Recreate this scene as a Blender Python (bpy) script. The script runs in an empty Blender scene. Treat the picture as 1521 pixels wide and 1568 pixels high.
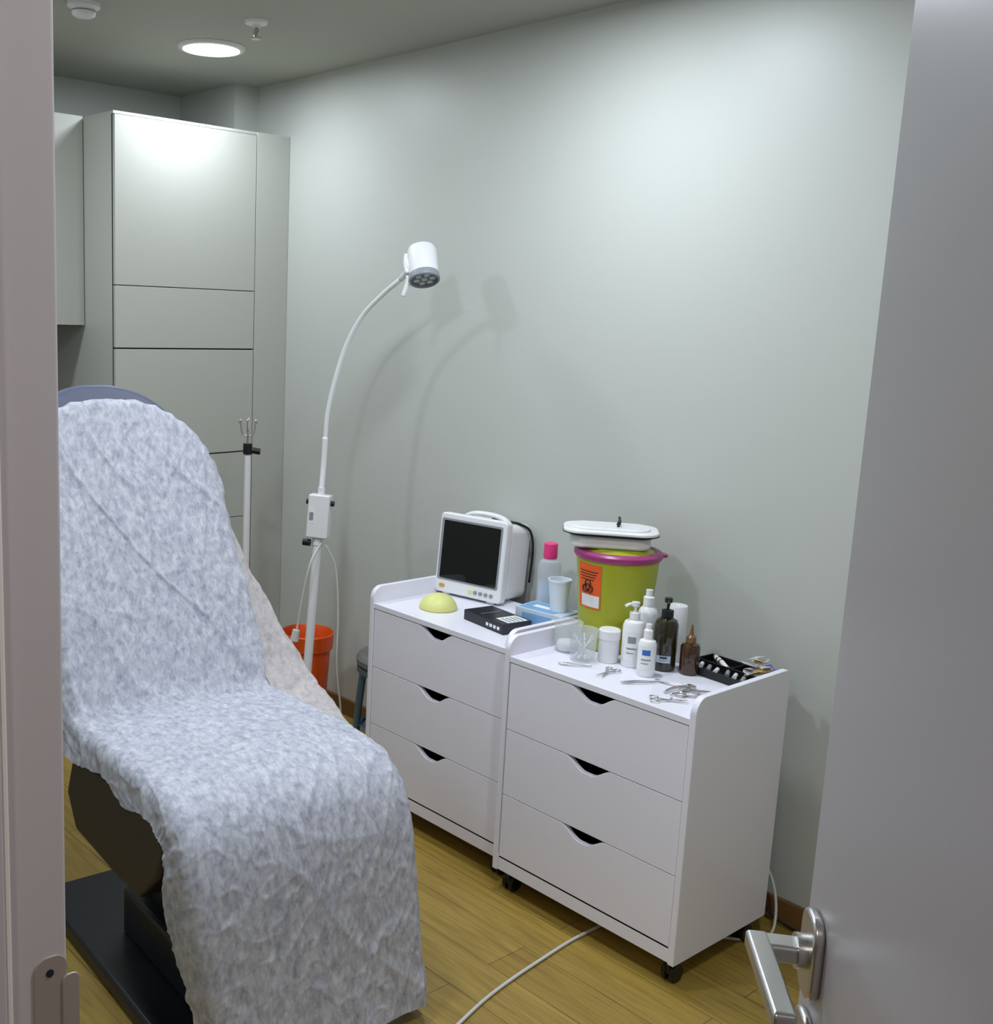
import bpy, bmesh, math, random
from mathutils import Vector, Matrix, noise
random.seed(4)
scene = bpy.context.scene
COL = scene.collection

# ------------------------------------------------------------------ helpers
def srgb(r, g, b):
    f = lambda c: (c/255/12.92) if c/255 <= 0.04045 else ((c/255+0.055)/1.055)**2.4
    return (f(r), f(g), f(b), 1)

def mat(name, col, rough=0.5, metal=0.0, trans=0.0, alpha=1.0, emis=None, estr=0.0, bump=0.0, bscale=40, var=0.0, vscale=3, spec=None, sss=0, coat=0):
    m = bpy.data.materials.new(name); m.use_nodes = True
    nt = m.node_tree; b = nt.nodes['Principled BSDF']
    b.inputs['Base Color'].default_value = col
    b.inputs['Roughness'].default_value = rough
    b.inputs['Metallic'].default_value = metal
    b.inputs['Transmission Weight'].default_value = trans
    b.inputs['Alpha'].default_value = alpha
    b.inputs['Coat Weight'].default_value = coat
    if spec is not None: b.inputs['Specular IOR Level'].default_value = spec
    if emis:
        b.inputs['Emission Color'].default_value = emis
        b.inputs['Emission Strength'].default_value = estr
    tc = nt.nodes.new('ShaderNodeTexCoord')
    if var > 0:
        n = nt.nodes.new('ShaderNodeTexNoise'); n.inputs['Scale'].default_value = vscale; n.inputs['Detail'].default_value = 4
        mx = nt.nodes.new('ShaderNodeMix'); mx.data_type = 'RGBA'
        mx.inputs['A'].default_value = col
        mx.inputs['B'].default_value = (col[0]*(1-var), col[1]*(1-var), col[2]*(1-var), 1)
        nt.links.new(tc.outputs['Object'], n.inputs['Vector'])
        nt.links.new(n.outputs['Fac'], mx.inputs['Factor'])
        nt.links.new(mx.outputs['Result'], b.inputs['Base Color'])
    if bump > 0:
        n2 = nt.nodes.new('ShaderNodeTexNoise'); n2.inputs['Scale'].default_value = bscale; n2.inputs['Detail'].default_value = 3
        bp = nt.nodes.new('ShaderNodeBump'); bp.inputs['Strength'].default_value = bump; bp.inputs['Distance'].default_value = 0.002
        nt.links.new(tc.outputs['Object'], n2.inputs['Vector'])
        nt.links.new(n2.outputs['Fac'], bp.inputs['Height'])
        nt.links.new(bp.outputs['Normal'], b.inputs['Normal'])
    return m

def group(name, loc=(0, 0, 0), rotz=0.0):
    e = bpy.data.objects.new(name, None); e.location = loc; e.rotation_euler = (0, 0, rotz)
    e.empty_display_size = 0.1
    COL.objects.link(e); return e

def obj(name, verts, faces, m, parent=None, smooth=False, bevel=0, seg=2, autosmooth=None):
    me = bpy.data.meshes.new(name); me.from_pydata([tuple(v) for v in verts], [], faces)
    bm = bmesh.new(); bm.from_mesh(me); bmesh.ops.recalc_face_normals(bm, faces=bm.faces); bm.to_mesh(me); bm.free()
    o = bpy.data.objects.new(name, me); COL.objects.link(o)
    if m: me.materials.append(m)
    if parent: o.parent = parent
    if smooth:
        for p in me.polygons: p.use_smooth = True
    if bevel > 0:
        md = o.modifiers.new('bevel', 'BEVEL'); md.width = bevel; md.segments = seg; md.limit_method = 'ANGLE'; md.angle_limit = math.radians(40)
        if seg > 2:
            for p in me.polygons: p.use_smooth = True
            w = o.modifiers.new('wn', 'WEIGHTED_NORMAL'); w.keep_sharp = True
    return o

def box(name, x, y, z, m, parent=None, bevel=0.0, seg=2):
    v = [(a, b, c) for a in x for b in y for c in z]
    f = [(0, 1, 3, 2), (4, 6, 7, 5), (0, 4, 5, 1), (2, 3, 7, 6), (0, 2, 6, 4), (1, 5, 7, 3)]
    return obj(name, v, f, m, parent, bevel=bevel, seg=seg)

def lathe(name, prof, loc, m, parent=None, n=40, axis=None, sharp=True):
    """profile list of (r,z); axis: optional direction vector"""
    v = []; f = []
    for r, z in prof:
        for i in range(n):
            a = 2*math.pi*i/n; v.append(Vector((r*math.cos(a), r*math.sin(a), z)))
    for j in range(len(prof)-1):
        for i in range(n):
            f.append((j*n+i, j*n+(i+1) % n, (j+1)*n+(i+1) % n, (j+1)*n+i))
    if prof[0][0] > 1e-6: f.append(tuple(range(n))[::-1])
    if prof[-1][0] > 1e-6: f.append(tuple((len(prof)-1)*n+i for i in range(n)))
    q = Vector((0, 0, 1)).rotation_difference(Vector(axis).normalized()) if axis is not None else None
    L = Vector(loc)
    v = [(q @ p if q else p)+L for p in v]
    me = bpy.data.meshes.new(name); me.from_pydata([tuple(p) for p in v], [], f)
    bm = bmesh.new(); bm.from_mesh(me); bmesh.ops.remove_doubles(bm, verts=bm.verts, dist=1e-5)
    bmesh.ops.recalc_face_normals(bm, faces=bm.faces)
    for e in bm.edges:
        if len(e.link_faces) == 2 and e.calc_face_angle(0) > math.radians(35): e.smooth = False
    for fc in bm.faces: fc.smooth = True
    bm.to_mesh(me); bm.free()
    o = bpy.data.objects.new(name, me); COL.objects.link(o)
    me.materials.append(m)
    if parent: o.parent = parent
    return o

def cyl(name, p0, p1, r, m, parent=None, n=24, r2=None):
    p0 = Vector(p0); p1 = Vector(p1); d = p1-p0
    return lathe(name, [(r, 0), (r if r2 is None else r2, d.length)], p0, m, parent, n, d)

def catmull(pts, steps):
    P = [Vector(p) for p in pts]; P = [P[0]*2-P[1]]+P+[P[-1]*2-P[-2]]
    out = []
    for i in range(1, len(P)-2):
        for s in range(steps):
            t = s/steps
            a, b, c, d = P[i-1], P[i], P[i+1], P[i+2]
            out.append(0.5*((2*b)+(c-a)*t+(2*a-5*b+4*c-d)*t*t+(-a+3*b-3*c+d)*t**3))
    out.append(P[-2]); return out

def sweep(name, pts, r, m, parent=None, n=10, steps=8, close=False, flat=1.0):
    C = catmull(pts, steps) if steps > 1 else [Vector(p) for p in pts]
    v = []; f = []
    T = [(C[min(i+1, len(C)-1)]-C[max(i-1, 0)]).normalized() for i in range(len(C))]
    ref = Vector((0, 0, 1)) if abs(T[0].z) < 0.9 else Vector((1, 0, 0))
    N = T[0].cross(ref).normalized()
    for i, c in enumerate(C):
        N = (N-T[i]*N.dot(T[i])).normalized(); B = T[i].cross(N)
        rr = r if not callable(r) else r(i/(len(C)-1))
        for k in range(n):
            a = 2*math.pi*k/n; v.append(c+N*math.cos(a)*rr+B*math.sin(a)*rr*flat)
    for i in range(len(C)-1):
        for k in range(n):
            f.append((i*n+k, i*n+(k+1) % n, (i+1)*n+(k+1) % n, (i+1)*n+k))
    f.append(tuple(range(n))); f.append(tuple((len(C)-1)*n+k for k in range(n)))
    return obj(name, v, f, m, parent, smooth=True)

def extr(name, poly, axis, a0, a1, m, parent=None, bevel=0, seg=2, map3=None):
    """extrude 2D polygon along axis ('x','y','z') or a custom map3(u,v,w)"""
    def P(u, v, w):
        if map3: return map3(u, v, w)
        return {'x': (w, u, v), 'y': (u, w, v), 'z': (u, v, w)}[axis]
    n = len(poly)
    v = [P(u, w, a0) for u, w in poly]+[P(u, w, a1) for u, w in poly]
    f = [tuple(range(n))[::-1], tuple(range(n, 2*n))]+[(i, (i+1) % n, n+(i+1) % n, n+i) for i in range(n)]
    return obj(name, v, f, m, parent, bevel=bevel, seg=seg)

def rrect(x0, x1, y0, y1, r, k=6):
    out = []
    for cx, cy, a in ((x1-r, y1-r, 0), (x0+r, y1-r, 90), (x0+r, y0+r, 180), (x1-r, y0+r, 270)):
        for i in range(k+1):
            t = math.radians(a+90*i/k); out.append((cx+r*math.cos(t), cy+r*math.sin(t)))
    return out

# ------------------------------------------------------------------ materials
M_wall = mat('wall_paint', srgb(190, 192, 186), 0.42, bump=0.06, bscale=180, spec=0.4)
M_ceil = mat('ceiling_paint', srgb(172, 174, 164), 0.7, bump=0.05, bscale=120)
M_cab = mat('cabinet_lacquer', srgb(180, 180, 172), 0.42, bump=0.03, bscale=200)
M_dark = mat('gap_black', srgb(18, 18, 20), 0.8)
M_white = mat('dresser_white', srgb(234, 231, 241), 0.3, bump=0.01, bscale=60)
M_plw = mat('plastic_white', srgb(230, 229, 230), 0.35, bump=0.01)
M_plw2 = mat('enamel_white', srgb(236, 235, 236), 0.15)
M_blk = mat('plastic_black', srgb(16, 16, 18), 0.4, bump=0.02)
M_blkg = mat('screen_glass', srgb(10, 12, 12), 0.08)
M_grey = mat('plastic_grey', srgb(140, 145, 150), 0.4)
M_steel = mat('steel', srgb(200, 198, 196), 0.28, metal=1, bump=0.02)
M_satin = mat('satin_nickel', srgb(190, 176, 168), 0.42, metal=0.6, bump=0.02)
M_chrome = mat('chrome', srgb(220, 220, 222), 0.12, metal=1)
M_vinyl = mat('vinyl_slate', srgb(84, 90, 112), 0.5, bump=0.1, bscale=150)
M_vdark = mat('chair_dark', srgb(32, 32, 38), 0.5, bump=0.1, bscale=90)
M_base = mat('base_black', srgb(20, 23, 34), 0.35)
M_jamb = mat('jamb_metal', srgb(196, 186, 185), 0.4, bump=0.02)
M_gasket = mat('gasket_light', srgb(235, 222, 214), 0.5)
M_door = mat('door_lacquer', srgb(178, 174, 178), 0.35, bump=0.02, bscale=90)
M_edge = mat('door_edge', srgb(205, 210, 222), 0.4)
M_wood = mat('baseboard_wood', srgb(128, 92, 50), 0.5, var=0.3, vscale=12)
M_orange = mat('orange_plastic', srgb(230, 84, 24), 0.35, var=0.05)
M_lime = mat('lime_plastic', srgb(174, 178, 44), 0.35, var=0.06)
M_mag = mat('magenta_plastic', srgb(164, 62, 120), 0.35)
M_dome = mat('silicone_yellow', srgb(222, 222, 140), 0.45)
M_lab = mat('label_orange', srgb(240, 98, 30), 0.5)
M_labw = mat('label_white', srgb(235, 235, 235), 0.5)
M_ink = mat('ink_black', srgb(25, 15, 12), 0.6)
M_inkb = mat('ink_blue', srgb(50, 110, 190), 0.5)
M_clear = mat('clear_plastic', srgb(225, 230, 235), 0.08, alpha=0.24)
M_clear2 = mat('clear_bottle', srgb(215, 222, 230), 0.08, alpha=0.42)
M_pink = mat('pink_cap', srgb(232, 60, 130), 0.35)
M_amber = mat('amber_glass', srgb(38, 34, 12), 0.08, coat=0.5)
M_amb2 = mat('amber_liquid', srgb(60, 34, 12), 0.1, coat=0.5)
M_drop = mat('dropper_brown', srgb(120, 84, 50), 0.3)
M_blue = mat('box_blue', srgb(120, 165, 205), 0.45)
M_bluew = mat('box_bluewhite', srgb(190, 203, 218), 0.45)
M_cup = mat('cup_bluewhite', srgb(222, 230, 240), 0.4)
M_bdark = mat('box_dark', srgb(30, 32, 40), 0.35, var=0.3, vscale=40)
M_cable = mat('cable_white', srgb(205, 205, 200), 0.5)
M_teal = mat('stool_steel', srgb(96, 120, 135), 0.35, metal=0.6)
M_stool = mat('stool_seat', srgb(110, 108, 104), 0.5)
M_led = mat('led_disc', (1, 1, 1, 1), 0.5, emis=(0.95, 0.98, 1, 1), estr=12)

# floor material: oak planks running along +Y
def floor_mat():
    m = bpy.data.materials.new('oak_planks'); m.use_nodes = True; nt = m.node_tree
    b = nt.nodes['Principled BSDF']; b.inputs['Roughness'].default_value = 0.42
    tc = nt.nodes.new('ShaderNodeTexCoord'); mp = nt.nodes.new('ShaderNodeMapping')
    mp.inputs['Rotation'].default_value = (0, 0, math.radians(90))
    nt.links.new(tc.outputs['Object'], mp.inputs['Vector'])
    br = nt.nodes.new('ShaderNodeTexBrick'); br.offset = 0.37
    br.inputs['Scale'].default_value = 1.0
    br.inputs['Brick Width'].default_value = 1.3; br.inputs['Row Height'].default_value = 0.14
    br.inputs['Mortar Size'].default_value = 0.0012; br.inputs['Mortar Smooth'].default_value = 0.3
    br.inputs['Color1'].default_value = srgb(168, 140, 66); br.inputs['Color2'].default_value = srgb(156, 128, 56)
    br.inputs['Mortar'].default_value = srgb(92, 72, 28)
    nt.links.new(mp.outputs['Vector'], br.inputs['Vector'])
    mp2 = nt.nodes.new('ShaderNodeMapping'); mp2.inputs['Scale'].default_value = (26, 1.6, 1)
    nt.links.new(tc.outputs['Object'], mp2.inputs['Vector'])
    n = nt.nodes.new('ShaderNodeTexNoise'); n.inputs['Scale'].default_value = 2.2; n.inputs['Detail'].default_value = 8; n.inputs['Distortion'].default_value = 1.2
    nt.links.new(mp2.outputs['Vector'], n.inputs['Vector'])
    cr = nt.nodes.new('ShaderNodeValToRGB'); cr.color_ramp.elements[0].position = 0.3; cr.color_ramp.elements[0].color = (0.62, 0.58, 0.52, 1)
    cr.color_ramp.elements[1].position = 0.62; cr.color_ramp.elements[1].color = (1, 1, 1, 1)
    nt.links.new(n.outputs['Fac'], cr.inputs['Fac'])
    mx = nt.nodes.new('ShaderNodeMix'); mx.data_type = 'RGBA'; mx.blend_type = 'MULTIPLY'; mx.inputs['Factor'].default_value = 0.85
    nt.links.new(br.outputs['Color'], mx.inputs['A']); nt.links.new(cr.outputs['Color'], mx.inputs['B'])
    nt.links.new(mx.outputs['Result'], b.inputs['Base Color'])
    bp = nt.nodes.new('ShaderNodeBump'); bp.inputs['Strength'].default_value = 0.25; bp.inputs['Distance'].default_value = 0.002
    nt.links.new(n.outputs['Fac'], bp.inputs['Height']); nt.links.new(bp.outputs['Normal'], b.inputs['Normal'])
    return m
M_floor = floor_mat()

def cover_mat(name, c0, c1):
    m = bpy.data.materials.new(name); m.use_nodes = True; nt = m.node_tree
    b = nt.nodes['Principled BSDF']; b.inputs['Roughness'].default_value = 0.6
    tc = nt.nodes.new('ShaderNodeTexCoord')
    mp = nt.nodes.new('ShaderNodeMapping'); mp.inputs['Scale'].default_value = (1.5, 1.0, .8); mp.inputs['Rotation'].default_value = (0.2, 0.35, 0)
    nt.links.new(tc.outputs['Object'], mp.inputs['Vector'])
    n = nt.nodes.new('ShaderNodeTexNoise'); n.inputs['Scale'].default_value = 40; n.inputs['Detail'].default_value = 9; n.inputs['Roughness'].default_value = 0.72; n.inputs['Distortion'].default_value = 0.2
    nt.links.new(mp.outputs['Vector'], n.inputs['Vector'])
    cr = nt.nodes.new('ShaderNodeValToRGB')
    cr.color_ramp.elements[0].position = 0.34; cr.color_ramp.elements[0].color = c0
    cr.color_ramp.elements[1].position = 0.64; cr.color_ramp.elements[1].color = c1
    nt.links.new(n.outputs['Fac'], cr.inputs['Fac']); nt.links.new(cr.outputs['Color'], b.inputs['Base Color'])
    n2 = nt.nodes.new('ShaderNodeTexNoise'); n2.inputs['Scale'].default_value = 110; n2.inputs['Detail'].default_value = 4
    nt.links.new(tc.outputs['Object'], n2.inputs['Vector'])
    n3 = nt.nodes.new('ShaderNodeTexNoise'); n3.noise_type = 'RIDGED_MULTIFRACTAL'; n3.inputs['Scale'].default_value = 6; n3.inputs['Detail'].default_value = 4
    nt.links.new(mp.outputs['Vector'], n3.inputs['Vector'])
    bp = nt.nodes.new('ShaderNodeBump'); bp.inputs['Strength'].default_value = 0.2; bp.inputs['Distance'].default_value = 0.002
    bp2 = nt.nodes.new('ShaderNodeBump'); bp2.inputs['Strength'].default_value = 0.10; bp2.inputs['Distance'].default_value = 0.006
    nt.links.new(n2.outputs['Fac'], bp.inputs['Height']); nt.links.new(n3.outputs['Fac'], bp2.inputs['Height'])
    nt.links.new(bp2.outputs['Normal'], bp.inputs['Normal']); nt.links.new(bp.outputs['Normal'], b.inputs['Normal'])
    return m
M_cover = cover_mat('nonwoven_cover', srgb(146, 148, 164), srgb(204, 204, 213))
M_cover2 = cover_mat('nonwoven_cover_flap', srgb(158, 150, 150), srgb(198, 189, 187))

# ------------------------------------------------------------------ room shell
XR, YB, ZC = 2.79, 4.60, 2.58
XL = 0.40
box('floor', (-1.4, XR+.1), (-.8, YB+.1), (-.1, 0), M_floor)
box('ceiling', (-1.4, XR+.1), (-.8, YB+.1), (ZC, ZC+.1), M_ceil)
box('wall_right', (XR, XR+.1), (-.8, YB+.1), (0, ZC), M_wall)
box('wall_back', (XL-.15, XR), (YB, YB+.1), (0, ZC), M_wall)
box('wall_front', (-1.4, XR), (-.9, -.8), (0, ZC), M_wall)
box('wall_left', (XL-.15, XL), (.98, YB), (0, ZC), M_wall)
box('wall_left_near', (XL-.15, XL), (-.8, -.13), (0, ZC), M_wall)
box('wall_left_header', (XL-.15, XL), (-.13, .98), (2.14, ZC), M_wall)
box('wall_hall', (-1.5, -1.4), (-.9, YB+.1), (0, ZC), M_wall)
box('wall_hall_end', (-1.4, XL-.15), (2.4, 2.5), (0, ZC), M_wall)
box('wall_column', (2.67, XR), (4.15, YB), (0, ZC), M_wall)
box('baseboard_right', (XR-.014, XR), (-.8, 3.9), (0, .07), M_wood, bevel=.003)
box('baseboard_front', (XL, XR-.014), (-.8, -.786), (0, .07), M_wood, bevel=.003)

# door frame (trim)
g = group('trim_door', (0, 0, 0))
box('jamb_left', (.20, .419), (.93, .98), (0, 2.14), M_jamb, g, bevel=.004, seg=3)
box('jamb_left_stop', (.20, .354), (.918, .93), (0, 2.10), M_jamb, g, bevel=.002)
box('jamb_gasket', (.354, .361), (.921, .93), (0, 2.10), M_gasket, g, bevel=.002)
box('jamb_right', (.20, .419), (-.13, -.08), (0, 2.14), M_jamb, g, bevel=.003)
box('jamb_head', (.20, .419), (-.08, .93), (2.10, 2.14), M_jamb, g, bevel=.003)
extr('strike_plate', rrect(.384, .418, .90, 1.030, .014), 'y', .9280, .9299, M_satin, g, bevel=.0008)
cyl('strike_screw', (.400, .9281, 1.013), (.400, .9272, 1.013), .004, M_dark, g, 16)
cyl('strike_screw_b', (.400, .9281, .915), (.400, .9272, .915), .004, M_dark, g, 16)
extr('strike_lip', rrect(.412, .430, .930, 1.006, .007), 'y', .9262, .9285, M_satin, g, bevel=.001)

# door leaf
g = group('door_1', (.4115, -.070, 0), math.radians(41.3))
box('leaf', (0.0, .928), (-.042, 0), (.008, 2.095), M_door, g, bevel=.002)
box('leaf_edge', (.928, .930), (-.041, -.001), (.008, 2.095), M_edge, g)
extr('rosette', rrect(.850, .908, .952, 1.045, .022), 'y', 0, .012, M_steel, g, bevel=.004, seg=3)
extr('rosette_key', rrect(.850, .908, .85, .930, .022), 'y', 0, .010, M_steel, g, bevel=.004, seg=3)
extr('neck', rrect(.866, .896, .989, 1.009, .005), 'y', .010, .062, M_steel, g, bevel=.003, seg=3)
extr('lever', rrect(.742, .897, .990, 1.010, .006), 'y', .048, .071, M_steel, g, bevel=.004, seg=3)
cyl('neck_collar', (.881, .010, .999), (.881, .022, .999), .019, M_steel, g, 32)
cyl('key_cylinder', (.881, .009, .89), (.881, .014, .89), .009, M_chrome, g, 24)

# ------------------------------------------------------------------ tall cabinet
def tall_cabinet():
    g = group('tall_cabinet', (1.987, 3.909, 0))
    box('carcass', (0.0, .66), (.020, .686), (0.06, 2.345), M_cab, g)
    box('carcass_top', (0.0, .66), (.004, .238), (2.345, 2.356), M_cab, g, bevel=.001)
    box('side_filler', (.640, .802), (0, .020), (0.0, 2.356), M_cab, g, bevel=.001)
    box('filler_return', (.66, .800), (.020, .236), (0.0, 2.345), M_cab, g)
    box('plinth', (.01, .64), (.05, .068), (0, .06), M_dark, g)
    for i, (z0, z1) in enumerate(((1.7245, 2.343), (1.4875, 1.7215), (.78, 1.482), (.065, .777))):
        box('door_panel_%d' % i, (.004, .6365), (0, .018), (z0, z1), M_cab, g, bevel=.0015)
    box('gap_strip', (.002, .64), (.0185, .0215), (.06, 2.343), M_dark, g)
tall_cabinet()

g = group('wall_cupboard', (.6, 4.16, 1.564))
box('carcass', (0, 1.385), (.018, .438), (0, .796), M_cab, g)
box('underside', (0.01, 1.38), (.02, .43), (-.003, 0), M_vdark, g)
for i in range(2):
    box('cupboard_door_%d' % i, (.002+i*.69, .690+i*.694), (0, .018), (0, .796), M_cab, g, bevel=.0015)
g = group('base_counter', (.6, 4.0, 0))
box('counter_carcass', (0, 1.38), (.02, .59), (.08, .86), M_cab, g)
box('countertop', (0, 1.38), (0, .592), (.86, .90), M_vdark, g, bevel=.002)
box('counter_plinth', (0, 1.38), (.06, .59), (0, .08), M_dark, g)
for i in range(3):
    box('counter_door_%d' % i, (.003+i*.46, .457+i*.46), (.002, .02), (.085, .855), M_cab, g, bevel=.0015)

# ------------------------------------------------------------------ ceiling fixtures
def downlight(x, y, P):
    g = group('ceiling_downlight', (x, y, ZC))
    lathe('trim_ring', [(.100, -.001), (.104, -.012), (.118, -.010), (.124, -.0005)], (0, 0, 0), M_plw, g, 48)
    lathe('diffuser', [(0, -.004), (.102, -.004), (.102, -.001), (0, -.001)], (0, 0, 0), M_led, g, 48)
    ld = bpy.data.lights.new('lamp', 'AREA'); ld.shape = 'DISK'; ld.size = .19; ld.energy = P; ld.color = (.82, .905, 1.0)
    lo = bpy.data.objects.new('lamp', ld); lo.location = (0, 0, -.016); lo.parent = g; COL.objects.link(lo)
downlight(2.249, 3.656, 8.2)
downlight(2.15, 2.02, 15.5)
downlight(1.05, 3.656, 11.5)
downlight(1.05, 2.02, 13)
downlight(1.25, .42, 17.5)  # unseen lamp, placed near the door to brighten the drawer fronts

g = group('ceiling_sprinkler', (2.16, 3.233, ZC))
lathe('escutcheon', [(0, 0), (.040, 0), (.036, -.008), (.014, -.012), (.012, -.02), (0, -.02)], (0, 0, 0), M_plw, g, 32)
cyl('stem', (0, 0, -.018), (0, 0, -.045), .006, M_steel, g, 12)
for s in (-1, 1):
    sweep('frame_arm', [(0, s*.006, -.02), (0, s*.014, -.033), (0, s*.004, -.052)], .0025, M_steel, g, 8, 5)
lathe('deflector', [(0, -.052), (.017, -.052), (.017, -.055), (0, -.055)], (0, 0, 0), M_steel, g, 24)
g = group('smoke_detector', (1.654, 3.453, ZC))
lathe('base', [(0, 0), (.052, 0), (.052, -.012), (.040, -.018), (.036, -.036), (.026, -.042), (0, -.042)], (0, 0, 0), M_plw, g, 40)
lathe('vent', [(.0385, -.021), (.040, -.024), (.0385, -.027)], (0, 0, 0), M_grey, g, 32)

# ------------------------------------------------------------------ dressers
def dresser(x, y, back):
    g = group('drawer_cabinet', (x, y, 0))
    W = .625; D = back-x
    side = []
    for i in range(9):
        t = math.radians(90*i/8); side.append((.038-.038*math.cos(t), .732+.040*math.sin(t)))
    for i in range(7):
        t = math.radians(90-90*i/6); side.append((D-.02+.02*math.cos(t), .752+.02*math.sin(t)))
    side += [(D, .07), (0, .07)]
    for nm, y0 in (('side_panel_near', 0), ('side_panel_far', W-.018)):
        extr(nm, side, 'y', y0, y0+.018, M_white, g, bevel=.0022, seg=3)
    box('top_board', (.002, D), (.018, W-.018), (.700, .717), M_white, g, bevel=.001)
    box('back_panel', (D-.012, D-.002), (.018, W-.018), (.07, .700), M_white, g)
    box('bottom_board', (.02, D-.012), (.018, W-.018), (.075, .092), M_white, g)
    box('kick_rail', (.004, .02), (.018, W-.018), (.072, .116), M_white, g, bevel=.001)
    z = .6975; h = .1945; c = W/2
    for k in range(3):
        z1 = z-k*(h+.0022); z0 = z1-h
        y0, y1 = .0205, W-.0205
        poly = [(y0, z0), (y1, z0), (y1, z1), (c+.078, z1)]
        dp = .031; hw = .078
        for i in range(1, 36):
            t = 1-2*i/36
            s = min(1, (1-abs(t))/.85); s = s*s*(3-2*s)
            poly.append((c+hw*t, z1-dp*s))
        poly += [(c-.078, z1), (y0, z1)]
        extr('drawer_front_%d' % (k+1), poly, 'x', .004, .020, M_white, g, bevel=.0008)
        box('drawer_box_shade_%d' % (k+1), (.045, D-.03), (.032, W-.032), (z0+.012, z0+.11), M_vdark, g)  # block coloured dark to paint the shade inside the drawer
    for ci, (cx, cy) in enumerate(((.045, .035), (D-.055, .035), (.045, W-.035), (D-.055, W-.035))):
        for s in (-1, 1):
            lathe('caster_wheel_%d%s' % (ci, 'a' if s > 0 else 'b'), [(0, -.007), (.021, -.007), (.0245, -.004), (.0245, .004), (.021, .007), (0, .007)], (cx+.006, cy+s*.012, .0245), M_blk, g, 28, (0, 1, 0))
        box('caster_hood_%d' % ci, (cx-.014, cx+.02), (cy-.006, cy+.006), (.022, .056), M_blk, g, bevel=.004)
        cyl('caster_plate_%d' % ci, (cx, cy, .052), (cx, cy, .0725), .016, M_blk, g, 20)
dresser(2.242, 1.422, 2.662)
dresser(2.285, 2.068, 2.705)
ZT = .7175

# ------------------------------------------------------------------ treatment chair
th = math.radians(-4)
CH = (1.432, 2.455, 0)
prof_ctrl = [(.448, 1.355), (.36, 1.205), (.27, 1.050), (.18, .893), (.09, .735), (.035, .645), (.004, .620), (-.04, .614), (-.12, .620), (-.2, .624), (-.40, .628), (-.50, .622), (-.565, .600), (-.615, .555), (-.650, .48), (-.675, .38), (-.700, .24), (-.722, .12), (-.735, .045)]
PC = catmull([(0, a, b) for a, b in prof_ctrl], 16)
arc = [0]
for i in range(1, len(PC)): arc.append(arc[-1]+(PC[i]-PC[i-1]).length)
TOT = arc[-1]
def prof(A):
    A2 = min(max(A, 0), TOT)
    for i in range(1, len(arc)):
        if arc[i] >= A2: break
    t = (A2-arc[i-1])/(arc[i]-arc[i-1])
    p = PC[i-1].lerp(PC[i], t)
    i0 = max(i-5, 0); i1 = min(i+4, len(PC)-1)
    T = (PC[i1]-PC[i0]).normalized()
    N = Vector((0, T.z, -T.y))
    return p, T, N
_, T0, N0 = prof(.2)
SG = -1 if N0.y > 0 else 1
A_CREASE = None
for i, p in enumerate(PC):
    if p.y <= 0.01: A_CREASE = arc[i]; break

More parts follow.
